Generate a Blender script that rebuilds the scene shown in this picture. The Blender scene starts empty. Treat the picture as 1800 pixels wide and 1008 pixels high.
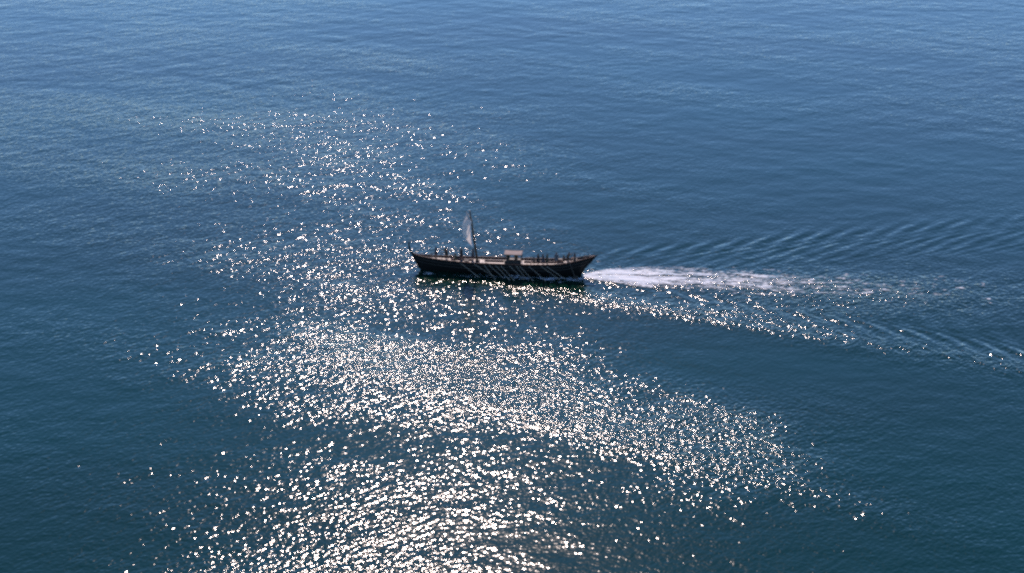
import bpy, math, random
import numpy as np
from mathutils import Vector, Matrix

R = math.radians
SC = bpy.context.scene
COL = SC.collection

# ------------------------------------------------------------------ camera
CAM_POS = Vector((1.3, -208.8, 84.7))
PITCH = 22.56            # degrees below the horizon
cam_d = bpy.data.cameras.new('camera')
cam = bpy.data.objects.new('camera', cam_d)
COL.objects.link(cam)
cam.location = CAM_POS
cam.rotation_euler = (R(90.0 - PITCH), 0.0, 0.0)
cam_d.sensor_width = 36.0
cam_d.lens = 18.0 / math.tan(R(17.0))
cam_d.clip_start = 1.0
cam_d.clip_end = 30000.0
SC.camera = cam

# ------------------------------------------------------------------ sky, sun, exposure
SUN_ELEV = 40.3
SUN_AZ = -1.2            # degrees, measured from +Y (away from the camera) towards +X
world = bpy.data.worlds.new('World')
SC.world = world
world.use_nodes = True
wn = world.node_tree
wn.nodes.clear()
w_out = wn.nodes.new('ShaderNodeOutputWorld')
w_bg = wn.nodes.new('ShaderNodeBackground')
w_sky = wn.nodes.new('ShaderNodeTexSky')
w_sky.sky_type = 'NISHITA'
w_sky.sun_disc = False
w_sky.sun_elevation = R(SUN_ELEV)
w_sky.sun_rotation = R(SUN_AZ)
w_sky.air_density = 0.7
w_sky.dust_density = 0.0
w_sky.ozone_density = 6.0
w_bg.inputs['Strength'].default_value = 0.15
wn.links.new(w_sky.outputs[0], w_bg.inputs['Color'])
wn.links.new(w_bg.outputs[0], w_out.inputs['Surface'])

sun_d = bpy.data.lights.new('sun', 'SUN')
sun_d.energy = 3.0
sun_d.angle = R(0.53)
sun_d.color = (1.0, 0.80, 0.71)
sun = bpy.data.objects.new('sun', sun_d)
COL.objects.link(sun)
sun_dir = Vector((math.sin(R(SUN_AZ)) * math.cos(R(SUN_ELEV)),
                  math.cos(R(SUN_AZ)) * math.cos(R(SUN_ELEV)),
                  math.sin(R(SUN_ELEV))))
sun.rotation_euler = sun_dir.to_track_quat('Z', 'Y').to_euler()
sun.location = sun_dir * 300

SC.view_settings.view_transform = 'Standard'
SC.view_settings.look = 'None'
SC.view_settings.exposure = 0.48
SC.view_settings.gamma = 1.0
SC.view_settings.use_curve_mapping = False
SC.render.engine = 'CYCLES'
SC.cycles.use_denoising = False
SC.cycles.use_adaptive_sampling = False
SC.cycles.pixel_filter_type = 'BLACKMAN_HARRIS'
SC.cycles.filter_width = 2.4
SC.cycles.max_bounces = 6
SC.cycles.sample_clamp_direct = 38.0

# ------------------------------------------------------------------ helpers
rng = np.random.default_rng(7)
random.seed(7)


def new_mat(name, color, rough=0.6, noise=0.0, nscale=4.0, bump=0.0, stretch=(1, 1, 1), spec=0.5, color2=None):
    m = bpy.data.materials.new(name)
    m.use_nodes = True
    nt = m.node_tree
    b = nt.nodes['Principled BSDF']
    b.inputs['Base Color'].default_value = (*color, 1)
    b.inputs['Roughness'].default_value = rough
    b.inputs['Specular IOR Level'].default_value = spec
    if noise > 0 or bump > 0:
        tc = nt.nodes.new('ShaderNodeTexCoord')
        mp = nt.nodes.new('ShaderNodeMapping')
        mp.inputs['Scale'].default_value = stretch
        nz = nt.nodes.new('ShaderNodeTexNoise')
        nz.inputs['Scale'].default_value = nscale
        nz.inputs['Detail'].default_value = 5
        nt.links.new(tc.outputs['Object'], mp.inputs['Vector'])
        nt.links.new(mp.outputs[0], nz.inputs['Vector'])
        if noise > 0:
            mx = nt.nodes.new('ShaderNodeMix')
            mx.data_type = 'RGBA'
            c2 = color2 or tuple(c * (1 - noise) for c in color)
            mx.inputs['A'].default_value = (*color, 1)
            mx.inputs['B'].default_value = (*c2, 1)
            rp = nt.nodes.new('ShaderNodeMapRange')
            rp.inputs['From Min'].default_value = 0.35
            rp.inputs['From Max'].default_value = 0.65
            nt.links.new(nz.outputs['Fac'], rp.inputs['Value'])
            nt.links.new(rp.outputs[0], mx.inputs['Factor'])
            nt.links.new(mx.outputs['Result'], b.inputs['Base Color'])
        if bump > 0:
            bp = nt.nodes.new('ShaderNodeBump')
            bp.inputs['Distance'].default_value = bump
            nt.links.new(nz.outputs['Fac'], bp.inputs['Height'])
            nt.links.new(bp.outputs[0], b.inputs['Normal'])
    return m


def link_mesh(name, me, mat, parent=None, smooth=False):
    o = bpy.data.objects.new(name, me)
    COL.objects.link(o)
    if mat is not None and not me.materials:
        me.materials.append(mat)
    if smooth:
        me.polygons.foreach_set('use_smooth', [True] * len(me.polygons))
    o.parent = parent
    return o


def tag(o, label=None, cat=None, group=None, kind=None):
    if label: o['label'] = label
    if cat: o['category'] = cat
    if group: o['group'] = group
    if kind: o['kind'] = kind
    return o


def empty(name, loc=(0, 0, 0), rz=0.0):
    o = bpy.data.objects.new(name, None)
    COL.objects.link(o)
    o.location = loc
    o.rotation_euler = (0, 0, rz)
    o.empty_display_size = 0.2
    return o


class MB:
    """collects shapes and links them as one mesh"""
    def __init__(self):
        self.v, self.f = [], []

    def add(self, vs, fs):
        n = len(self.v)
        self.v += [tuple(p) for p in vs]
        self.f += [tuple(i + n for i in f) for f in fs]
        return self

    def box(self, c, s, m=None):
        x, y, z = (k / 2 for k in s)
        ps = [Vector((a * x, b * y, d * z)) for a in (-1, 1) for b in (-1, 1) for d in (-1, 1)]
        if m is not None:
            ps = [m @ p for p in ps]
        ps = [p + Vector(c) for p in ps]
        return self.add(ps, [(0, 1, 3, 2), (4, 6, 7, 5), (0, 4, 5, 1), (2, 3, 7, 6), (0, 2, 6, 4), (1, 5, 7, 3)])

    def tube(self, pts, radii, n=8, squash=None):
        pts = [Vector(p) for p in pts]
        if not hasattr(radii, '__len__'):
            radii = [radii] * len(pts)
        rings = []
        up = Vector((0, 0, 1))
        for i, p in enumerate(pts):
            t = (pts[min(i + 1, len(pts) - 1)] - pts[max(i - 1, 0)]).normalized()
            ref = up if abs(t.z) < 0.9 else Vector((0, 1, 0))
            a = t.cross(ref).normalized()
            b = t.cross(a).normalized()
            sa, sb = squash if squash else (1, 1)
            rings.append([p + (a * math.cos(2 * math.pi * k / n) * sa + b * math.sin(2 * math.pi * k / n) * sb) * radii[i]
                          for k in range(n)])
        vs = [q for r in rings for q in r]
        fs = []
        for i in range(len(rings) - 1):
            for k in range(n):
                fs.append((i * n + k, i * n + (k + 1) % n, (i + 1) * n + (k + 1) % n, (i + 1) * n + k))
        fs.append(tuple(range(n))[::-1])
        fs.append(tuple((len(rings) - 1) * n + k for k in range(n)))
        return self.add(vs, fs)

    def mesh(self, name):
        me = bpy.data.meshes.new(name)
        me.from_pydata(self.v, [], self.f)
        me.update()
        return me

    def build(self, name, mat, parent=None, smooth=False):
        return link_mesh(name, self.mesh(name), mat, parent, smooth)


_perm = rng.permutation(4096)
_gval = rng.random(4096) * 2 - 1


def vnoise(x, y, seed=0):
    xi = np.floor(x).astype(np.int64); yi = np.floor(y).astype(np.int64)
    fx = x - xi; fy = y - yi
    ux = fx * fx * fx * (fx * (fx * 6 - 15) + 10); uy = fy * fy * fy * (fy * (fy * 6 - 15) + 10)

    def h(a, b):
        return _gval[_perm[(_perm[(a + seed * 131) & 4095] + b) & 4095]]
    return ((h(xi, yi) * (1 - ux) + h(xi + 1, yi) * ux) * (1 - uy) +
            (h(xi, yi + 1) * (1 - ux) + h(xi + 1, yi + 1) * ux) * uy)


def fbm(x, y, octaves=4, gain=0.5, seed=0):
    s = np.zeros_like(x); a = 1.0; t = 0.0
    for k in range(octaves):
        s += a * vnoise(x * 2 ** k + 17.3 * k, y * 2 ** k - 9.1 * k, seed + k)
        t += a; a *= gain
    return s / t


def sstep(a, b, x):
    t = np.clip((x - a) / (b - a), 0, 1)
    return t * t * (3 - 2 * t)


# ------------------------------------------------------------------ the sea
HEADING = -6.0            # the ship's stern axis, degrees from +X
hc, hs = math.cos(R(HEADING)), math.sin(R(HEADING))


def to_ship(x, y):
    return x * hc + y * hs, -x * hs + y * hc


U_SHIP = 2.45
K0 = 9.81 / U_SHIP ** 2


def kelvin(sx, sy, x0, amp, sig):
    """linear ship waves behind a pressure point at x0 (downstream is +x)"""
    out = np.zeros_like(sx)
    X = sx - x0; Y = sy
    m = (X > 0.5) & (np.abs(Y) < 0.46 * X + 1.5)
    X = X[m]; Y = Y[m]
    th = np.linspace(-1.12, 1.12, 560)
    acc = np.zeros_like(X)
    for t in th:
        k = K0 / math.cos(t) ** 2
        a = math.exp(-(k * sig) ** 2) / math.cos(t) ** 2.2
        a *= 1.0 - 0.55 * math.exp(-(t / 0.45) ** 2)
        acc += a * np.sin(k * (X * math.cos(t) + Y * math.sin(t)))
    acc *= (th[1] - th[0]) * amp
    acc *= 0.45 * sstep(0.5, 6.0, X) + 0.55 * sstep(10.0, 55.0, X)
    acc *= sstep(0.46, 0.36, np.abs(Y) / (X + 1.5))
    out[m] = acc
    return out


def waves(x, y):
    """long, low waves of the open sea"""
    r = np.random.default_rng(11)
    z = np.zeros_like(x)
    for i in range(46):
        lam = 2.4 * (16.0 / 2.4) ** r.random()
        k = 2 * math.pi / lam
        # crests run from far left to near right: travel direction about the perpendicular
        ang = R(72 + r.normal(0, 28))
        if i % 4 == 0:
            ang = R(118 + r.normal(0, 16))
        slope = 0.0021 * (0.6 + 0.8 * r.random())
        z += slope / k * np.sin(k * (x * math.cos(ang) + y * math.sin(ang)) + r.random() * 6.283)
    return z


def graded(a, b, step, far):
    c = list(np.arange(a, b + 1e-6, step))
    d = step; lo = [a]; hi = [c[-1]]
    while hi[-1] < far:
        d *= 1.35
        hi.append(hi[-1] + d); lo.append(lo[-1] - d)
    return np.array(lo[:0:-1] + c + hi[1:])


xs = graded(-136.0, 136.0, 0.34, 9000.0)
ys = graded(-92.0, 186.0, 0.34, 9000.0)
GX, GY = np.meshgrid(xs, ys)
inside = ((GX > -140) & (GX < 140) & (GY > -96) & (GY < 190))
fade = np.clip((150 - np.abs(GX)) / 14, 0, 1) * np.clip((GY + 106) / 14, 0, 1) * np.clip((200 - GY) / 14, 0, 1)


def sea_height(x, y):
    sx, sy = to_ship(x, y)
    z = waves(x, y)
    # sea gentler in the churned lane right behind the ship
    wx_ = sx + 0.45 * fbm(x / 11.0, y / 11.0, 2, 0.5, 71)
    wy_ = sy + 0.45 * fbm(x / 11.0, y / 11.0, 2, 0.5, 75)
    kz = kelvin(wx_, wy_ - 0.6, -10.6, 0.085, 0.17) + kelvin(wx_, wy_ + 0.7, -8.3, 0.065, 0.17) \
        + kelvin(wx_, wy_ - 0.9, 6.2, 0.065, 0.16) + kelvin(wx_, wy_ + 0.8, 10.1, 0.085, 0.16)
    z = z + kz * np.clip(0.8 + 0.7 * fbm(x / 16.0, y / 16.0, 3, 0.5, 79), 0.2, 1.5)
    return z


GZ = np.zeros_like(GX)
fm = fade > 0
GZ[fm] = sea_height(GX[fm], GY[fm]) * fade[fm]

# wind-ruffled patches and slicks: how steep the small ripples stand, place by place
ca, sa = math.cos(R(-24)), math.sin(R(-24))
u = GX * ca + GY * sa
v = -GX * sa + GY * ca
streak = fbm(u / 38.0, v / 13.0, 5, 0.6, 3)
warp_x = GX + 9 * fbm(u / 22.0, v / 16.0, 3, 0.5, 21)
warp_y = GY + 9 * fbm(u / 22.0, v / 16.0, 3, 0.5, 31)
ruffle = 0.56 + 0.36 * streak
for px_, py_, rx_, ry_, an_, am_ in (
        (-13, -27, 23, 10, -14, 0.75), (13, -48, 30, 7.5, -36, 0.95), (-17, -56, 13, 8, 0, 0.10),
        (-17, -78, 15, 6, 0, 0.40), (8, -68, 20, 8, -10, -0.20), (-42, 58, 38, 38, -30, 0.30),
        (-26, 4, 18, 16, -20, 0.26), (-8, 8, 14, 10, 0, 0.1), (-18, -34, 20, 8, -10, 0.15), (50, 50, 45, 60, 0, -0.26), (-20, 140, 120, 40, 0, -0.2), (32, -32, 20, 11, -20, -0.15),
        (-66, -22, 24, 45, 0, -0.15), (15, 22, 16, 14, 0, -0.15)):
    c_, s_ = math.cos(R(an_)), math.sin(R(an_))
    du = ((warp_x - px_) * c_ + (warp_y - py_) * s_) / rx_
    dv = (-(warp_x - px_) * s_ + (warp_y - py_) * c_) / ry_
    ruffle = ruffle + am_ * np.exp(-(du * du + dv * dv))
shx, shy = to_ship(GX, GY)
lane = np.exp(-(shy / (2.2 + 0.06 * np.clip(shx, 0, 200))) ** 2) * sstep(8, 14, shx) * sstep(95, 40, shx)
arm = np.exp(-((np.abs(shy) - 0.30 * (shx + 11)) / (1.5 + 0.05 * np.clip(shx, 0, 200))) ** 2) * sstep(-10, 10, shx) * sstep(110, 60, shx)
ruffle = ruffle + 0.75 * lane + 0.6 * arm * sstep(3, -3, shy) + 0.1 * arm
ruffle = ruffle + 0.55 * np.exp(-((shx - 44) / 20) ** 2 - ((shy + 8) / 6) ** 2)
ruffle = np.clip(ruffle, 0.18, 1.22)


def grid_mesh(name, X, Y, Z, attr=None):
    ny, nx = X.shape
    me = bpy.data.meshes.new(name)
    co = np.stack([X.ravel(), Y.ravel(), Z.ravel()], 1).astype(np.float32)
    i = np.arange(ny * nx).reshape(ny, nx)
    q = np.stack([i[:-1, :-1], i[:-1, 1:], i[1:, 1:], i[1:, :-1]], -1).reshape(-1, 4).astype(np.int32)
    me.vertices.add(len(co)); me.vertices.foreach_set('co', co.ravel())
    me.loops.add(q.size); me.loops.foreach_set('vertex_index', q.ravel())
    me.polygons.add(len(q)); me.polygons.foreach_set('loop_start', np.arange(0, q.size, 4, dtype=np.int32))
    me.update(calc_edges=True)
    me.polygons.foreach_set('use_smooth', np.ones(len(q), bool))
    for k, a in (attr or {}).items():
        at = me.attributes.new(k, 'FLOAT', 'POINT')
        at.data.foreach_set('value', a.ravel().astype(np.float32))
    me.validate()
    return me


sea_mat = bpy.data.materials.new('sea_water')
sea_mat.use_nodes = True
nt = sea_mat.node_tree
bs = nt.nodes['Principled BSDF']
bs.inputs['Base Color'].default_value = (0.001, 0.018, 0.014, 1)
bs.inputs['Roughness'].default_value = 0.085
bs.inputs['IOR'].default_value = 1.333
geo = nt.nodes.new('ShaderNodeNewGeometry')


def N(kind, **kw):
    n = nt.nodes.new(kind)
    for k, v_ in kw.items():
        setattr(n, k, v_)
    return n


def ripples(scale, ang, stretch, detail, rough, amp, dist=0.0):
    mp = N('ShaderNodeMapping', vector_type='TEXTURE')
    mp.inputs['Rotation'].default_value = (0, 0, R(ang))
    mp.inputs['Scale'].default_value = (stretch, 1.0, 1.0)
    nz = N('ShaderNodeTexNoise')
    nz.inputs['Scale'].default_value = scale
    nz.inputs['Detail'].default_value = detail
    nz.inputs['Roughness'].default_value = rough
    nz.inputs['Distortion'].default_value = dist
    nt.links.new(geo.outputs['Position'], mp.inputs['Vector'])
    nt.links.new(mp.outputs[0], nz.inputs['Vector'])
    ml = N('ShaderNodeMath', operation='MULTIPLY')
    ml.inputs[1].default_value = amp
    nt.links.new(nz.outputs['Fac'], ml.inputs[0])
    return ml.outputs[0]


def add(a, b):
    n = N('ShaderNodeMath', operation='ADD')
    nt.links.new(a, n.inputs[0]); nt.links.new(b, n.inputs[1])
    return n.outputs[0]


r1 = ripples(0.55, 36, 1.6, 1.0, 0.5, 0.13)
r2 = ripples(1.9, 42, 1.25, 1.6, 0.55, 0.145)
r3 = ripples(0.42, -18, 2.6, 1.0, 0.5, 0.024)
r4 = ripples(4.2, 30, 1.3, 1.0, 0.5, 0.042)        # fine chop, only where the wind bites
at = N('ShaderNodeAttribute', attribute_name='ruffle')
mm = N('ShaderNodeMath', operation='MULTIPLY')
nt.links.new(add(r2, r1), mm.inputs[0]); nt.links.new(at.outputs['Fac'], mm.inputs[1])
fr = N('ShaderNodeMapRange')
fr.inputs['From Min'].default_value = 0.75; fr.inputs['From Max'].default_value = 1.3
nt.links.new(at.outputs['Fac'], fr.inputs['Value'])
m4 = N('ShaderNodeMath', operation='MULTIPLY')
nt.links.new(r4, m4.inputs[0]); nt.links.new(fr.outputs[0], m4.inputs[1])
hh = add(add(mm.outputs[0], m4.outputs[0]), add(r3, ripples(0.6, 30, 1.7, 0.0, 0.5, 0.02)))
bp = N('ShaderNodeBump')
bp.inputs['Strength'].default_value = 1.0
bp.inputs['Distance'].default_value = 1.0
nt.links.new(hh, bp.inputs['Height'])
nt.links.new(bp.outputs[0], bs.inputs['Normal'])

# clearer blue water and greener, more turbid water in broad drifting bodies
tmap = N('ShaderNodeMapping'); tmap.inputs['Rotation'].default_value = (0, 0, R(24)); tmap.inputs['Scale'].default_value = (0.008, 0.016, 1)
tmap.inputs['Location'].default_value = (0.35, 0.2, 0)
tnz = N('ShaderNodeTexNoise'); tnz.inputs['Scale'].default_value = 1.0; tnz.inputs['Detail'].default_value = 4
nt.links.new(geo.outputs['Position'], tmap.inputs['Vector']); nt.links.new(tmap.outputs[0], tnz.inputs['Vector'])
trg = N('ShaderNodeMapRange'); trg.inputs['From Min'].default_value = 0.38; trg.inputs['From Max'].default_value = 0.62
nt.links.new(tnz.outputs['Fac'], trg.inputs['Value'])
tmx = N('ShaderNodeMix', data_type='RGBA')
tmx.inputs['A'].default_value = (0.0004, 0.020, 0.012, 1); tmx.inputs['B'].default_value = (0.0004, 0.034, 0.030, 1)
nt.links.new(trg.outputs[0], tmx.inputs['Factor']); nt.links.new(tmx.outputs['Result'], bs.inputs['Base Color'])

sea = link_mesh('sea', grid_mesh('sea', GX, GY, GZ, {'ruffle': ruffle}), sea_mat)
tag(sea, 'dark blue open sea with sparkling ripples', 'sea', kind='structure')

# ------------------------------------------------------------------ foam of the wake
foam_mat = new_mat('foam', (0.90, 0.90, 0.88), 0.85, noise=0.3, nscale=1.3, bump=0.25, stretch=(0.3, 1.6, 1), color2=(0.66, 0.72, 0.75))
fnt = foam_mat.node_tree
f_at = fnt.nodes.new('ShaderNodeAttribute'); f_at.attribute_name = 'cover'
f_tc = fnt.nodes.new('ShaderNodeTexCoord')
f_mp = fnt.nodes.new('ShaderNodeMapping'); f_mp.inputs['Scale'].default_value = (0.7, 2.2, 1); f_mp.inputs['Rotation'].default_value = (0, 0, R(6))
f_nz = fnt.nodes.new('ShaderNodeTexNoise'); f_nz.inputs['Scale'].default_value = 2.0; f_nz.inputs['Detail'].default_value = 6; f_nz.inputs['Roughness'].default_value = 0.65
fnt.links.new(f_tc.outputs['Object'], f_mp.inputs['Vector']); fnt.links.new(f_mp.outputs[0], f_nz.inputs['Vector'])
f_a = fnt.nodes.new('ShaderNodeMath'); f_a.operation = 'MULTIPLY_ADD'; f_a.inputs[1].default_value = 3.6; f_a.inputs[2].default_value = -1.85
fnt.links.new(f_nz.outputs['Fac'], f_a.inputs[0])
f_b = fnt.nodes.new('ShaderNodeMath'); f_b.operation = 'ADD'
fnt.links.new(f_a.outputs[0], f_b.inputs[0]); fnt.links.new(f_at.outputs['Fac'], f_b.inputs[1])
f_c = fnt.nodes.new('ShaderNodeMapRange'); f_c.inputs['From Min'].default_value = -0.05; f_c.inputs['From Max'].default_value = 0.55; f_c.inputs['To Max'].default_value = 0.93
fnt.links.new(f_b.outputs[0], f_c.inputs['Value'])
fnt.links.new(f_c.outputs[0], fnt.nodes['Principled BSDF'].inputs['Alpha'])


def foam_sheet(name, x0, x1, y0, y1, step, field, lift=0.06):
    fx = np.arange(x0, x1, step); fy = np.arange(y0, y1, step)
    FX, FY = np.meshgrid(fx, fy)
    wx = FX * hc - FY * hs; wy = FX * hs + FY * hc
    val = field(FX, FY)
    keep = val > -0.35
    ny, nx = FX.shape
    idx = np.arange(ny * nx).reshape(ny, nx)
    km = keep[:-1, :-1] & keep[1:, 1:] & keep[:-1, 1:] & keep[1:, :-1]
    q = np.stack([idx[:-1, :-1][km], idx[:-1, 1:][km], idx[1:, 1:][km], idx[1:, :-1][km]], -1)
    used = np.unique(q)
    remap = np.full(ny * nx, -1); remap[used] = np.arange(len(used))
    X = wx.ravel()[used]; Y = wy.ravel()[used]
    Z = sea_height(X, Y) + lift + 0.05 * np.clip(val.ravel()[used], 0, 1) \
        + 0.10 * fbm(X * 0.5, Y * 1.5, 4, 0.55, 61)
    me = bpy.data.meshes.new(name)
    me.from_pydata(np.stack([X, Y, Z], 1).tolist(), [], remap[q].tolist())
    me.update()
    at_ = me.attributes.new('cover', 'FLOAT', 'POINT')
    at_.data.foreach_set('value', val.ravel()[used].astype(np.float32))
    return link_mesh(name, me, foam_mat, smooth=True)


def wake_field(x, y):
    d = x - 10.9
    half = 0.55 + 2.7 * (1 - np.exp(-np.clip(d, 0, 99) / 6.0)) + 0.018 * d
    yy = y - 0.35 * np.sin(d * 0.11) + 0.5 * fbm(x / 5.0, y / 3.0, 3, 0.5, 41)
    core = 1 - np.abs(yy) / half
    st = fbm(x / 3.2, y / 0.42 + x * 0.05, 4, 0.6, 43)
    bl = fbm(x / 1.1, y / 0.8, 4, 0.6, 47)
    age = np.clip((d - 8) / 27.0, 0, 2)
    f = 0.34 + 0.75 * np.clip(core, -1, 0.5) + (0.5 + 0.6 * age) * st + (0.32 + 0.4 * age) * bl - 0.95 * age ** 0.7
    # a thin dark seam where the two halves of the wash meet
    f = f - 0.9 * np.exp(-((yy - 0.2 - 0.05 * d) / 0.16) ** 2) * sstep(0.5, 3, d) * sstep(24, 12, d)
    f = f + 0.22 * sstep(14, 3, d)
    f = np.where(d < 0, -1, f)
    return np.where(core < -0.35, -1, f)


def side_field(x, y):
    hbx = 1.0 * np.sqrt(np.clip(1 - (x / 11.2) ** 2, 0, 1)) + 0.2
    d = y + hbx
    st = fbm(x / 1.6, y / 0.35, 4, 0.6, 53)
    return 0.10 + 0.9 * st - 0.55 * np.abs(d + 0.55) - 0.55 * sstep(0.5, -9, x) + 0.12 * sstep(3, 9, x) + 0.6 * np.exp(-((x + 10.2) / 1.3) ** 2)


foam = foam_sheet('wake_foam', 10.7, 64.0, -7.5, 7.5, 0.13, wake_field)
tag(foam, 'long white foam trail churned up behind the stern', 'foam', kind='stuff')
wash = foam_sheet('hull_wash', -10.5, 13.0, -3.4, -0.6, 0.10, side_field)
tag(wash, 'thin white wash along the near side of the hull', 'foam', kind='stuff')

# ------------------------------------------------------------------ the ship
hull_mat = new_mat('tarred_hull', (0.006, 0.008, 0.008), 0.65, noise=0.5, nscale=2.2, bump=0.02, stretch=(0.4, 1, 6), spec=0.2)
wale_mat = new_mat('dark_oak', (0.035, 0.027, 0.020), 0.55, noise=0.4, nscale=5, bump=0.01, stretch=(0.3, 2, 2))
rim_mat = new_mat('red_brown_gunwale', (0.20, 0.085, 0.045), 0.5, noise=0.4, nscale=5, bump=0.01, stretch=(0.3, 2, 2))
deck_mat = new_mat('weathered_deck', (0.34, 0.28, 0.25), 0.42, noise=0.35, nscale=6, bump=0.01, stretch=(0.25, 4, 1))
pole_mat = new_mat('brown_spar', (0.10, 0.065, 0.035), 0.5, noise=0.4, nscale=6, stretch=(3, 3, 0.4))
oar_mat = new_mat('pale_oar_wood', (0.36, 0.31, 0.23), 0.4, noise=0.3, nscale=5, stretch=(2, 2, 2))
cloth_mat = new_mat('grey_white_canvas', (0.74, 0.71, 0.68), 0.85, noise=0.15, nscale=3, bump=0.03)
awn_mat = new_mat('dusty_awning', (0.34, 0.26, 0.22), 0.85, noise=0.2, nscale=4, bump=0.02)
cloth_edge_mat = new_mat('pale_bolt_rope', (0.72, 0.70, 0.67), 0.7)
rope_mat = new_mat('hemp_rope', (0.22, 0.17, 0.11), 0.8, noise=0.3, nscale=30)
dark_mat = new_mat('dark_panel', (0.035, 0.030, 0.024), 0.6, noise=0.4, nscale=6, bump=0.01)

ship = empty('sailing_galley', (0, 0, 0), R(HEADING))
tag(ship, 'long dark wooden galley with one raked mast, oars and curved bow', 'ship')

#        xk     zk     xs     zs    b     q
ST = [(-12.05, 1.95, -12.10, 2.34, 0.05, 1.1),
      (-11.62, 0.95, -11.80, 2.18, 0.12, 1.1),
      (-11.15, 0.00, -11.25, 2.03, 0.28, 1.2),
      (-10.35, -0.5, -10.35, 1.92, 0.50, 1.4),
      (-8.5, -0.70, -8.5, 1.79, 0.85, 1.8),
      (-6.0, -0.75, -6.0, 1.69, 1.16, 2.2),
      (-3.0, -0.75, -3.0, 1.65, 1.36, 2.5),
      (0.0, -0.75, 0.0, 1.66, 1.42, 2.6),
      (3.0, -0.75, 3.0, 1.69, 1.42, 2.6),
      (6.0, -0.70, 6.0, 1.76, 1.32, 2.4),
      (8.0, -0.60, 8.0, 1.90, 1.15, 2.1),
      (9.3, -0.45, 9.3, 2.12, 0.92, 1.7),
      (10.35, -0.2, 10.5, 2.40, 0.64, 1.4),
      (11.0, 1.05, 11.4, 2.62, 0.38, 1.2),
      (11.9, 2.10, 12.1, 2.82, 0.18, 1.1),
      (12.5, 2.85, 12.6, 2.98, 0.05, 1.1)]
ST = np.array(ST)
ST[:, 4] *= 0.84


def catmull(P, n):
    out = []
    m = len(P)
    for t in np.linspace(0, m - 1, n):
        i = min(int(t), m - 2); f = t - i
        p0, p1, p2, p3 = P[max(i - 1, 0)], P[i], P[i + 1], P[min(i + 2, m - 1)]
        out.append(0.5 * (2 * p1 + (p2 - p0) * f + (2 * p0 - 5 * p1 + 4 * p2 - p3) * f * f +
                          (3 * p1 - p0 - 3 * p2 + p3) * f ** 3))
    return np.array(out)


SS = catmull(ST, 76)


def sheer(x):
    """(half beam, sheer height) at ship x"""
    return float(np.interp(x, SS[:, 2], SS[:, 4])), float(np.interp(x, SS[:, 2], SS[:, 3]))


def section(st, u):
    xk, zk, xs_, zs, b, q = st
    y = b * (1 - (1 - u) ** q)
    return xk + (xs_ - xk) * u, y, zk + (zs - zk) * u


NU = 12
mb = MB()
vs = []
for st in SS:
    for side in (-1, 1):
        for j in range(NU + 1):
            x, y, z = section(st, j / NU)
            vs.append((x, side * y, z))
    # inner skin of the bulwark down to below the deck
    for side in (-1, 1):
        xk, zk, xs_, zs, b, q = st
        bi = max(b - 0.07, 0.012)
        vs.append((xs_, side * bi, zs)); vs.append((xs_, side * bi, zs - min(0.42, 0.6 * (zs - zk))))
per = 2 * (NU + 1) + 4
fs = []
for i in range(len(SS) - 1):
    a = i * per; b_ = a + per
    for side in range(2):
        o = side * (NU + 1)
        for j in range(NU):
            fs.append((a + o + j, b_ + o + j, b_ + o + j + 1, a + o + j + 1))
        k = 2 * (NU + 1) + 2 * side
        fs.append((a + o + NU, b_ + o + NU, b_ + k, a + k))
        fs.append((a + k, b_ + k, b_ + k + 1, a + k + 1))
mb.add(vs, fs)
hull = mb.build('hull', hull_mat, ship, smooth=True)


def along(x0, x1, n, yo, zo, side):
    pts = []
    for x in np.linspace(x0, x1, n):
        b, z = sheer(x)
        pts.append((x, side * max(b + yo, 0.02), z + zo))
    return pts


for side in (-1, 1):
    MB().tube(along(-11.9, 12.4, 60, -0.02, 0.03, side), 0.062, 6).build('gunwale', rim_mat, ship, True)
    for zo, fr in ((-0.42, 0.80), (-0.85, 0.58)):
        pts = []
        for st in SS[5:-6]:
            u_ = max(0.05, (st[3] + zo - st[1]) / (st[3] - st[1]))
            x, y, z = section(st, u_)
            pts.append((x, side * (y + 0.02), z))
        MB().tube(pts, 0.055, 6).build('wale', wale_mat, hull, True)

# stem post with its upswept tip
MB().tube([(-11.25, 0, 0.2), (-11.72, 0, 1.15), (-12.08, 0, 2.0), (-12.36, 0, 2.5), (-12.57, 0, 2.95), (-12.64, 0, 3.5), (-12.60, 0, 3.95)],
          [0.12, 0.13, 0.15, 0.15, 0.13, 0.10, 0.06], 8).build('stem_post', hull_mat, ship, True)
MB().tube([(10.4, 0, -0.2), (10.75, 0, 0.5), (11.1, 0, 1.2), (11.95, 0, 2.15), (12.55, 0, 2.88), (12.85, 0, 3.1)],
          [0.12, 0.12, 0.12, 0.11, 0.09, 0.05], 8).build('stern_post', hull_mat, ship, True)

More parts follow.
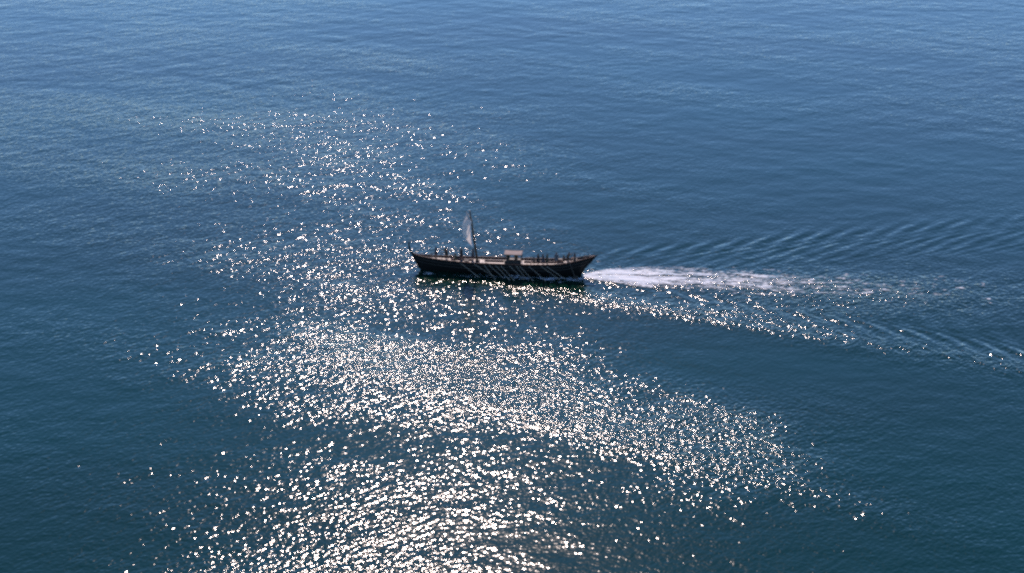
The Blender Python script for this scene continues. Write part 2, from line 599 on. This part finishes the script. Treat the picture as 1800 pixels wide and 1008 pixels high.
# deck of fore-and-aft planks on a dark under-deck
DECK_DROP = 0.17
vs, fs = [], []
dx = np.linspace(-11.2, 11.2, 60)
for x in dx:
    b, z = sheer(x)
    vs += [(x, -max(b - 0.06, 0.02), z - DECK_DROP - 0.05), (x, max(b - 0.06, 0.02), z - DECK_DROP - 0.05)]
for i in range(len(dx) - 1):
    fs.append((2 * i, 2 * i + 2, 2 * i + 3, 2 * i + 1))
deck = MB().add(vs, fs).build('deck', dark_mat, ship)
NP_ = 10
for p in range(NP_):
    vs, fs = [], []
    for x in dx:
        b, z = sheer(x)
        bb = max(b - 0.085, 0.02)
        y0 = -bb + 2 * bb * p / NP_ + 0.012; y1 = -bb + 2 * bb * (p + 1) / NP_ - 0.012
        if y1 < y0: y0 = y1 = (y0 + y1) / 2
        zz = z - DECK_DROP + 0.004 * ((p * 7) % 3)
        vs += [(x, y0, zz), (x, y1, zz), (x, y0, zz - 0.04), (x, y1, zz - 0.04)]
    for i in range(len(dx) - 1):
        a = 4 * i; b_ = a + 4
        fs += [(a, b_, b_ + 1, a + 1), (a, a + 2, b_ + 2, b_), (a + 1, b_ + 1, b_ + 3, a + 3)]
    MB().add(vs, fs).build('deck_plank', deck_mat, deck)


def deck_z(x):
    return sheer(x)[1] - DECK_DROP + 0.01


# low gangway coaming down the middle of the deck
for x0, x1 in ((-7.0, -4.0), (-2.4, 0.2), (2.9, 8.2)):
    pts = [(x, 0.12, deck_z(x) + 0.10) for x in np.linspace(x0, x1, 8)]
    MB().tube(pts, 0.11, 4).build('coaming', rim_mat, ship)

# rail of stanchions on the far side, and a short one round the bow and the stern
def rail(x0, x1, n, side, hgt, r=0.028):
    top = []
    for x in np.linspace(x0, x1, n):
        b, z = sheer(x)
        y = side * max(b - 0.05, 0.03)
        MB().tube([(x, y, z - 0.1), (x, y, z + hgt)], r, 6).build('stanchion', wale_mat, ship)
        top.append((x, y, z + hgt))
    MB().tube(top, r * 0.9, 6).build('rail', wale_mat, ship)


rail(-10.3, -6.4, 7, 1, 0.42)
rail(-9.6, -7.2, 4, -1, 0.34)
rail(8.6, 11.6, 6, 1, 0.55)
rail(8.9, 11.4, 5, -1, 0.45)
rail(-3.0, 0.0, 4, 1, 0.16)
rail(3.0, 7.6, 6, 1, 0.16)

# mast, raked forward, with a yard and a square sail bellying forward
MX = -3.35
m0 = Vector((MX, 0.0, deck_z(MX) - 0.2)); m1 = Vector((MX - 0.98, 0.0, 8.62))
mast = MB().tube([m0, m0.lerp(m1, 0.5), m1], [0.16, 0.135, 0.085], 10).build('mast', pole_mat, ship, True)
MB().box((MX, 0, deck_z(MX) + 0.12), (0.55, 0.55, 0.24)).build('mast_step', wale_mat, ship)
yp = m0.lerp(m1, 0.885)
YAW = R(20)
yd = Vector((math.sin(YAW), -math.cos(YAW), 0.0))          # towards the camera and a little aft
ya, yb = yp + Vector((-0.14, 0, 0)) - yd * 2.1, yp + Vector((-0.14, 0, 0)) + yd * 2.1
MB().tube([ya, ya.lerp(yb, 0.5), yb], [0.03, 0.06, 0.03], 8).build('yard', pole_mat, ship, True)
fw = Vector((-math.cos(YAW), -math.sin(YAW), 0.0))
nu, nv = 18, 18
vs, fs = [], []
for j in range(nv + 1):
    t = j / nv
    for i in range(nu + 1):
        s = i / nu * 2 - 1
        wid = 1.75 * (0.8 + 0.2 * t)
        belly = 1.05 * (1 - 0.75 * s * s) * math.sin(math.pi * min(1, t * 0.93 + 0.05)) ** 0.8
        wr = 0.03 * math.sin(9 * s + 4 * t)
        p = yp + Vector((-0.18, 0, -0.05)) + yd * (s * wid) + fw * (belly + wr) + Vector((0.10 * t, 0, -3.75 * t + 0.22 * (1 - s * s) * t * t))
        vs.append(p)
for j in range(nv):
    for i in range(nu):
        a = j * (nu + 1) + i
        fs.append((a, a + 1, a + nu + 2, a + nu + 1))
sail = MB().add(vs, fs).build('sail', cloth_mat, ship, True)
edge = [vs[j * (nu + 1)] for j in range(nv + 1)]
MB().tube(edge, 0.04, 6).build('bolt_rope', cloth_edge_mat, sail, True)
edge = [vs[j * (nu + 1) + nu] for j in range(nv + 1)]
MB().tube(edge, 0.04, 6).build('bolt_rope', cloth_edge_mat, sail, True)
# rigging
for a, b in ((m1.lerp(m0, 0.04), Vector((-11.9, 0, 2.3))), (m1.lerp(m0, 0.04), Vector((9.6, 0, 2.2))),
             (m1.lerp(m0, 0.06), Vector((MX + 0.9, -1.3, 1.65))), (m1.lerp(m0, 0.06), Vector((MX + 0.9, 1.3, 1.65)))):
    mid = a.lerp(b, 0.5) + Vector((0, 0, -0.15))
    MB().tube([a, mid, b], 0.012, 5).build('rigging_rope', rope_mat, ship)

# awning on four posts over the waist
AX0, AX1 = 0.30, 2.70
AZ = 2.90
awn_parts = []
for x in (AX0 + 0.1, AX1 - 0.1):
    for y in (-0.76, 0.76):
        MB().tube([(x, y, deck_z(x) - 0.05), (x, y, AZ)], 0.045, 6).build('awning_post', wale_mat, ship)
vs, fs = [], []
for j in range(9):
    for i in range(13):
        s, t = i / 12, j / 8
        z = AZ + 0.02 + 0.05 * (1 - (2 * t - 1) ** 2) - 0.03 * math.sin(math.pi * s) 
        vs.append((AX0 + (AX1 - AX0) * s, -0.84 + 1.68 * t, z))
for j in range(8):
    for i in range(12):
        a = j * 13 + i
        fs.append((a, a + 1, a + 14, a + 13))
roof = MB().add(vs, fs).build('awning', awn_mat, ship, True)
md = roof.modifiers.new('thickness', 'SOLIDIFY'); md.thickness = 0.03
for t, y in ((0, -0.84), (1, 0.84)):
    MB().tube([(AX0 - 0.05, y, AZ + 0.02), (AX1 + 0.05, y, AZ + 0.02)], 0.04, 6).build('awning_batten', wale_mat, roof)
MB().box(((AX0 + AX1) / 2, -0.82, deck_z(1.5) + 0.26), (AX1 - AX0 - 0.15, 0.05, 0.52)).build('side_screen', dark_mat, ship)
MB().box(((AX0 + AX1) / 2, 0.30, deck_z(1.5) + 0.19), (AX1 - AX0 - 0.5, 0.42, 0.38)).build('bench', wale_mat, ship)

snt = cloth_mat.node_tree
tr = snt.nodes.new('ShaderNodeBsdfTranslucent'); tr.inputs['Color'].default_value = (0.78, 0.68, 0.60, 1)
mxs = snt.nodes.new('ShaderNodeMixShader'); mxs.inputs['Fac'].default_value = 0.55
snt.links.new(snt.nodes['Principled BSDF'].outputs[0], mxs.inputs[1]); snt.links.new(tr.outputs[0], mxs.inputs[2])
snt.links.new(mxs.outputs[0], snt.nodes['Material Output'].inputs['Surface'])

# oar ports, tholes
OARX = [-5.4, -3.55, -2.3, -1.6, -0.75, -0.05, 1.15, 2.05, 2.5, 3.75, 5.4, 6.1]
for x in OARX:
    b, z = sheer(x)
    MB().box((x, -b - 0.015, z - 0.24), (0.22, 0.05, 0.16)).build('oar_port', dark_mat, hull)

# steering oar on the near quarter, fixed to the hull
so = MB().tube([(8.95, -1.12, 2.55), (9.5, -1.25, 1.2), (9.95, -1.36, 0.1), (10.05, -1.38, -0.3)], [0.05, 0.06, 0.06, 0.05], 8)
so.box((10.12, -1.385, -0.25), (0.62, 0.07, 1.5), Matrix.Rotation(R(-22), 3, 'Y'))
so.build('steering_oar', wale_mat, ship)
MB().box((9.45, -1.08, 1.55), (0.25, 0.32, 0.14)).build('steering_bracket', wale_mat, ship)
# stern seat and stern ornament
MB().box((9.75, 0.0, deck_z(9.75) + 0.22), (0.5, 1.1, 0.10)).build('stern_seat', wale_mat, ship)
MB().box((9.75, 0.0, deck_z(9.75) + 0.08), (0.40, 0.9, 0.2)).build('seat_base', dark_mat, ship)

# ------------------------------------------------------------------ oars (each lies in its port, trailing aft)
ORD = ['first', 'second', 'third', 'fourth', 'fifth', 'sixth', 'seventh', 'eighth', 'ninth', 'tenth', 'eleventh', 'twelfth', 'thirteenth', 'fourteenth']
SHIP_M = Matrix.Rotation(R(HEADING), 4, 'Z')


def oar_tree(length):
    shaft = MB().tube([(0, 0, -0.35), (0, 0, 0.5), (0, 0, length - 0.7)], [0.036, 0.034, 0.028], 7).mesh('shaft')
    bl = MB().tube([(0, 0, length - 0.72), (0, 0, length - 0.5), (0, 0, length - 0.1), (0, 0, length)], [0.034, 0.085, 0.105, 0.06], 8,
                   squash=(1.0, 0.25)).mesh('blade')
    return shaft, bl


shaft_me, blade_me = oar_tree(3.0)
shaft_me.materials.append(oar_mat); blade_me.materials.append(oar_mat)
orn = random.Random(5)
for i, x in enumerate(OARX):
    b, z = sheer(x)
    d = Vector((1.45 + orn.uniform(-0.5, 0.5), -0.80 + orn.uniform(-0.3, 0.25), -1.12 + orn.uniform(-0.1, 0.3))).normalized()
    base = Vector((x, -b - 0.02, z - 0.22))
    o = empty('oar')
    o.matrix_world = SHIP_M @ Matrix.Translation(base) @ d.to_track_quat('Z', 'Y').to_matrix().to_4x4()
    which = ORD[i] + ' oar from the bow' if i < 6 else ORD[len(OARX) - 1 - i].replace('first', 'last') + (' oar, nearest the stern' if i == len(OARX) - 1 else ' oar counted from the stern')
    tag(o, 'pale wooden oar slanting down the dark hull, ' + which, 'oar', 'oars along the near side of the ship')
    link_mesh('shaft', shaft_me, None, o); link_mesh('blade', blade_me, None, o)

# ------------------------------------------------------------------ people
skin_mat = new_mat('skin', (0.30, 0.17, 0.11), 0.55, spec=0.4)
hair_mat = new_mat('dark_hair', (0.02, 0.014, 0.010), 0.6)


def person_mesh(name, J, edges, rad):
    keys = list(J)
    me = bpy.data.meshes.new(name)
    me.from_pydata([J[k] for k in keys], [(keys.index(a), keys.index(b)) for a, b in edges], [])
    o = bpy.data.objects.new(name, me)
    COL.objects.link(o)
    o.modifiers.new('skin', 'SKIN').use_smooth_shade = True
    sv = me.skin_vertices[0].data
    for i, k in enumerate(keys):
        r = rad[k]
        sv[i].radius = r if isinstance(r, tuple) else (r, r)
        sv[i].use_root = (k == 'pelvis')
    ss = o.modifiers.new('sub', 'SUBSURF'); ss.levels = 1; ss.render_levels = 1
    dg = bpy.context.evaluated_depsgraph_get()
    out = bpy.data.meshes.new_from_object(o.evaluated_get(dg))
    out.name = name
    bpy.data.objects.remove(o); bpy.data.meshes.remove(me)
    return out


def skeleton(pose):
    """joints in metres, facing -X, feet at z=0 (seat height 0.42 when sitting)"""
    sit = pose == 'sit'
    ph = 0.50 if sit else 0.93
    J = {}
    lean = {'stand': 0.0, 'sit': -0.03, 'reach': -0.10, 'hip': 0.02}[pose]
    J['pelvis'] = (0, 0, ph)
    J['waist'] = (lean * 0.4, 0, ph + 0.17)
    J['chest'] = (lean, 0, ph + 0.37)
    J['neck'] = (lean * 1.2, 0, ph + 0.51)
    J['head'] = (lean * 1.3 - 0.02, 0, ph + 0.60)
    J['crown'] = (lean * 1.3 - 0.01, 0, ph + 0.70)
    J['nose'] = (lean * 1.3 - 0.105, 0, ph + 0.615)
    E = [('pelvis', 'waist'), ('waist', 'chest'), ('chest', 'neck'), ('neck', 'head'), ('head', 'crown'), ('head', 'nose')]
    r = dict(pelvis=(0.14, 0.11), waist=(0.125, 0.10), chest=(0.145, 0.115), neck=0.055, head=0.085, crown=0.07, nose=0.022)
    for s, S in ((-1, 'L'), (1, 'R')):
        J['sh' + S] = (lean * 1.05, s * 0.19, ph + 0.43)
        if pose == 'reach' and s == -1:
            el, wr, dr = (lean - 0.22, s * 0.26, ph + 0.34), (lean - 0.44, s * 0.20, ph + 0.50), Vector((-0.9, 0.1, 0.4))
        elif pose == 'hip':
            el, wr, dr = (0.05, s * 0.40, ph + 0.22), (-0.06, s * 0.19, ph + 0.08), Vector((-0.6, -s * 0.5, -0.3))
        elif sit:
            el, wr, dr = (lean + 0.02, s * 0.26, ph + 0.16), (lean - 0.24, s * 0.17, ph + 0.10), Vector((-0.9, -s * 0.2, -0.1))
        else:
            el, wr, dr = (lean + 0.03, s * 0.245, ph + 0.14), (lean - 0.03, s * 0.25, ph - 0.10), Vector((-0.2, 0, -1))
        J['el' + S], J['wr' + S] = el, wr
        dr = dr.normalized()
        side = dr.cross(Vector((0, 1, 0.3))).normalized()
        pm = Vector(wr) + dr * 0.07
        J['palm' + S] = tuple(pm)
        E += [('chest', 'sh' + S), ('sh' + S, 'el' + S), ('el' + S, 'wr' + S), ('wr' + S, 'palm' + S)]
        r.update({'sh' + S: 0.062, 'el' + S: 0.043, 'wr' + S: 0.028, 'palm' + S: (0.032, 0.018)})
        for f, (off, ln) in enumerate(((-0.027, 0.060), (-0.009, 0.075), (0.009, 0.070), (0.027, 0.052))):
            k = 'f%d%s' % (f, S)
            mid = pm + side * off + dr * (0.03 + ln * 0.5)
            tip = mid + dr * ln * 0.4 + Vector((-0.018, -s * 0.006, -0.012))
            J[k + 'a'], J[k + 'b'] = tuple(mid), tuple(tip)
            E += [('palm' + S, k + 'a'), (k + 'a', k + 'b')]
            r[k + 'a'] = 0.009; r[k + 'b'] = 0.008
        k = 'th' + S
        J[k] = tuple(Vector(wr) + dr * 0.06 - side * 0.05)
        E.append(('wr' + S, k)); r[k] = 0.010
        J['hip' + S] = (0, s * 0.095, ph - 0.05)
        if sit:
            kn, an = (-0.42, s * 0.13, ph - 0.03), (-0.40, s * 0.12, 0.085)
        else:
            st = 0.05 * s
            kn, an = (st - 0.02, s * 0.11, 0.50), (st + 0.02, s * 0.115, 0.085)
        J['kn' + S], J['an' + S] = kn, an
        J['toe' + S] = (an[0] - 0.17, an[1] + s * 0.02, 0.035)
        E += [('pelvis', 'hip' + S), ('hip' + S, 'kn' + S), ('kn' + S, 'an' + S), ('an' + S, 'toe' + S)]
        r.update({'hip' + S: 0.088, 'kn' + S: 0.058, 'an' + S: 0.040, 'toe' + S: (0.042, 0.028)})
    return J, E, r, lean, ph


def lathe_shell(rings):
    """rings: (cx, cz, rx, ry)"""
    m = MB(); n = 14
    vs = [(cx + rx * math.cos(2 * math.pi * k / n), ry * math.sin(2 * math.pi * k / n), cz) for cx, cz, rx, ry in rings for k in range(n)]
    fs = [(i * n + k, i * n + (k + 1) % n, (i + 1) * n + (k + 1) % n, (i + 1) * n + k) for i in range(len(rings) - 1) for k in range(n)]
    return m.add(vs, fs)


POSES = {}
for pose in ('stand', 'sit', 'reach', 'hip'):
    J, E, r, lean, ph = skeleton(pose)
    body = person_mesh('body_' + pose, J, E, r)
    body.materials.clear(); body.materials.append(skin_mat)
    rings = [(lean * 1.1, ph + 0.50, 0.075, 0.09), (lean * 1.05, ph + 0.455, 0.13, 0.235), (lean, ph + 0.36, 0.155, 0.215),
             (lean * 0.4, ph + 0.15, 0.135, 0.165), (0, ph + 0.0, 0.155, 0.185)]
    if pose == 'sit':
        rings += [(-0.12, ph - 0.10, 0.26, 0.21)]
    else:
        rings += [(0, ph - 0.22, 0.18, 0.20), (0, ph - 0.40, 0.20, 0.215)]
    tun = lathe_shell(rings).mesh('tunic_' + pose)
    tun.polygons.foreach_set('use_smooth', [True] * len(tun.polygons))
    hx, hz = J['head'][0], J['head'][2]
    hr = lathe_shell([(hx + 0.045, hz - 0.03, 0.065, 0.088), (hx + 0.025, hz + 0.05, 0.09, 0.097), (hx + 0.012, hz + 0.11, 0.088, 0.092),
                      (hx + 0.01, hz + 0.155, 0.06, 0.062), (hx + 0.01, hz + 0.175, 0.012, 0.012)]).mesh('hair_' + pose)
    hr.polygons.foreach_set('use_smooth', [True] * len(hr.polygons))
    hr.materials.append(hair_mat)
    POSES[pose] = (body, tun, hr)

TUNIC = {'navy': (0.02, 0.03, 0.05), 'brown': (0.06, 0.035, 0.02), 'dark green': (0.02, 0.04, 0.025), 'black': (0.012, 0.012, 0.013),
         'rust': (0.14, 0.045, 0.02), 'grey': (0.11, 0.11, 0.12), 'olive': (0.07, 0.065, 0.03)}
TM = {k: new_mat('tunic_' + k.replace(' ', '_'), c, 0.85, noise=0.25, nscale=8, bump=0.01) for k, c in TUNIC.items()}
#          x      y     pose     rot  colour        label
CREW = [(-9.0, 0.20, 'stand', 20, 'navy', 'person in dark clothes standing farthest forward near the curved bow'),
        (-7.6, 0.35, 'reach', 70, 'brown', 'person in brown leaning on the bow rail, second from the bow'),
        (-6.3, -0.20, 'sit', -20, 'olive', 'person in olive sitting low on the foredeck ahead of the sail'),
        (-5.6, 0.45, 'stand', 150, 'black', 'person in black standing on the foredeck halfway between bow rail and mast'),
        (-4.0, 0.35, 'stand', 190, 'navy', 'person in navy standing just ahead of the mast foot below the sail'),
        (0.75, 0.32, 'sit', 90, 'dark green', 'person in dark green seated under the awning, on the bow side'),
        (1.85, 0.32, 'sit', 80, 'olive', 'person in olive seated under the awning, on the stern side'),
        (4.35, -0.60, 'sit', 0, 'brown', 'person in brown sitting low on deck beside the standing trio'),
        (4.90, -0.70, 'stand', 30, 'black', 'person in black standing aft of the awning, leftmost of the trio'),
        (5.55, -0.75, 'hip', 170, 'navy', 'person in navy with hands on hips, middle of the trio'),
        (6.10, -0.70, 'stand', 200, 'dark green', 'person in dark green standing, rightmost of the trio aft'),
        (7.30, -0.30, 'stand', 80, 'grey', 'person in grey standing alone between the trio and the stern'),
        (8.30, 0.10, 'sit', 30, 'black', 'person in black sitting at the forward end of the stern'),
        (8.85, -0.40, 'reach', 190, 'brown', 'person in brown at the steering oar with an arm stretched out'),
        (9.75, 0.05, 'sit', 0, 'navy', 'person in navy seated on the raised seat at the stern')]
for i, (x, y, pose, rot, colr, lab) in enumerate(CREW):
    sc_ = 0.93 + 0.05 * ((i * 37) % 10) / 10
    z = deck_z(x)
    if pose == 'sit':
        z += {True: -0.02}.get(0 < x < 3, -0.16)
        if x > 9.5: z += 0.06
    o = empty('person')
    o.matrix_world = SHIP_M @ Matrix.Translation((x, y, z)) @ Matrix.Rotation(R(rot), 4, 'Z') @ Matrix.Diagonal((sc_ * 1.15, sc_ * 1.15, sc_, 1))
    tag(o, lab, 'person', 'people on the deck of the ship')
    b, t, hme = POSES[pose]
    link_mesh('body', b, None, o)
    t = t.copy(); t.materials.append(TM[colr])
    link_mesh('tunic', t, None, o)
    link_mesh('hair', hme, None, o)

# ------------------------------------------------------------------ gear lying on the deck
def coil(x, y, lab, turns=4):
    pts = []
    for k in range(turns * 14):
        a = k / 14 * 2 * math.pi
        rr = 0.10 + 0.05 * (k / 14)
        pts.append((rr * math.cos(a), rr * math.sin(a), 0.03 + 0.012 * math.sin(a * 0.5)))
    o = MB().tube(pts, 0.028, 5).build('rope_coil', rope_mat, None, True)
    o.matrix_world = SHIP_M @ Matrix.Translation((x, y, deck_z(x)))
    tag(o, lab, 'rope')


def chest(x, y, w, d, h, mat, lab, rot=0):
    o = empty('sea_chest')
    o.matrix_world = SHIP_M @ Matrix.Translation((x, y, deck_z(x))) @ Matrix.Rotation(R(rot), 4, 'Z')
    tag(o, lab, 'chest')
    MB().box((0, 0, h * 0.4), (w, d, h * 0.8)).build('chest_body', mat, o)
    lid = MB()
    prof = [(-d / 2 - 0.01, h * 0.8 + 0.003), (-d / 2 - 0.01, h * 0.86), (-d * 0.3, h * 0.97), (0, h), (d * 0.3, h * 0.97), (d / 2 + 0.01, h * 0.86), (d / 2 + 0.01, h * 0.8 + 0.003)]
    n = len(prof)
    vs = [(sx * (w / 2 + 0.01), a, b) for sx in (-1, 1) for a, b in prof]
    fs = [tuple(range(n))[::-1], tuple(range(n, 2 * n))] + [(k, (k + 1) % n, n + (k + 1) % n, n + k) for k in range(n)]
    lid.add(vs, fs).build('lid', mat, o)


chest(7.75, 0.45, 0.7, 0.45, 0.42, wale_mat, 'dark wooden chest on the far side of the deck before the stern', 8)
chest(-4.75, -0.55, 0.6, 0.4, 0.32, dark_mat, 'low dark chest on the near side of the deck by the mast', -6)
coil(-2.1, -0.75, 'coiled hemp rope on the near side of the deck just behind the mast')
coil(3.4, -0.8, 'coiled hemp rope on the deck just behind the awning')
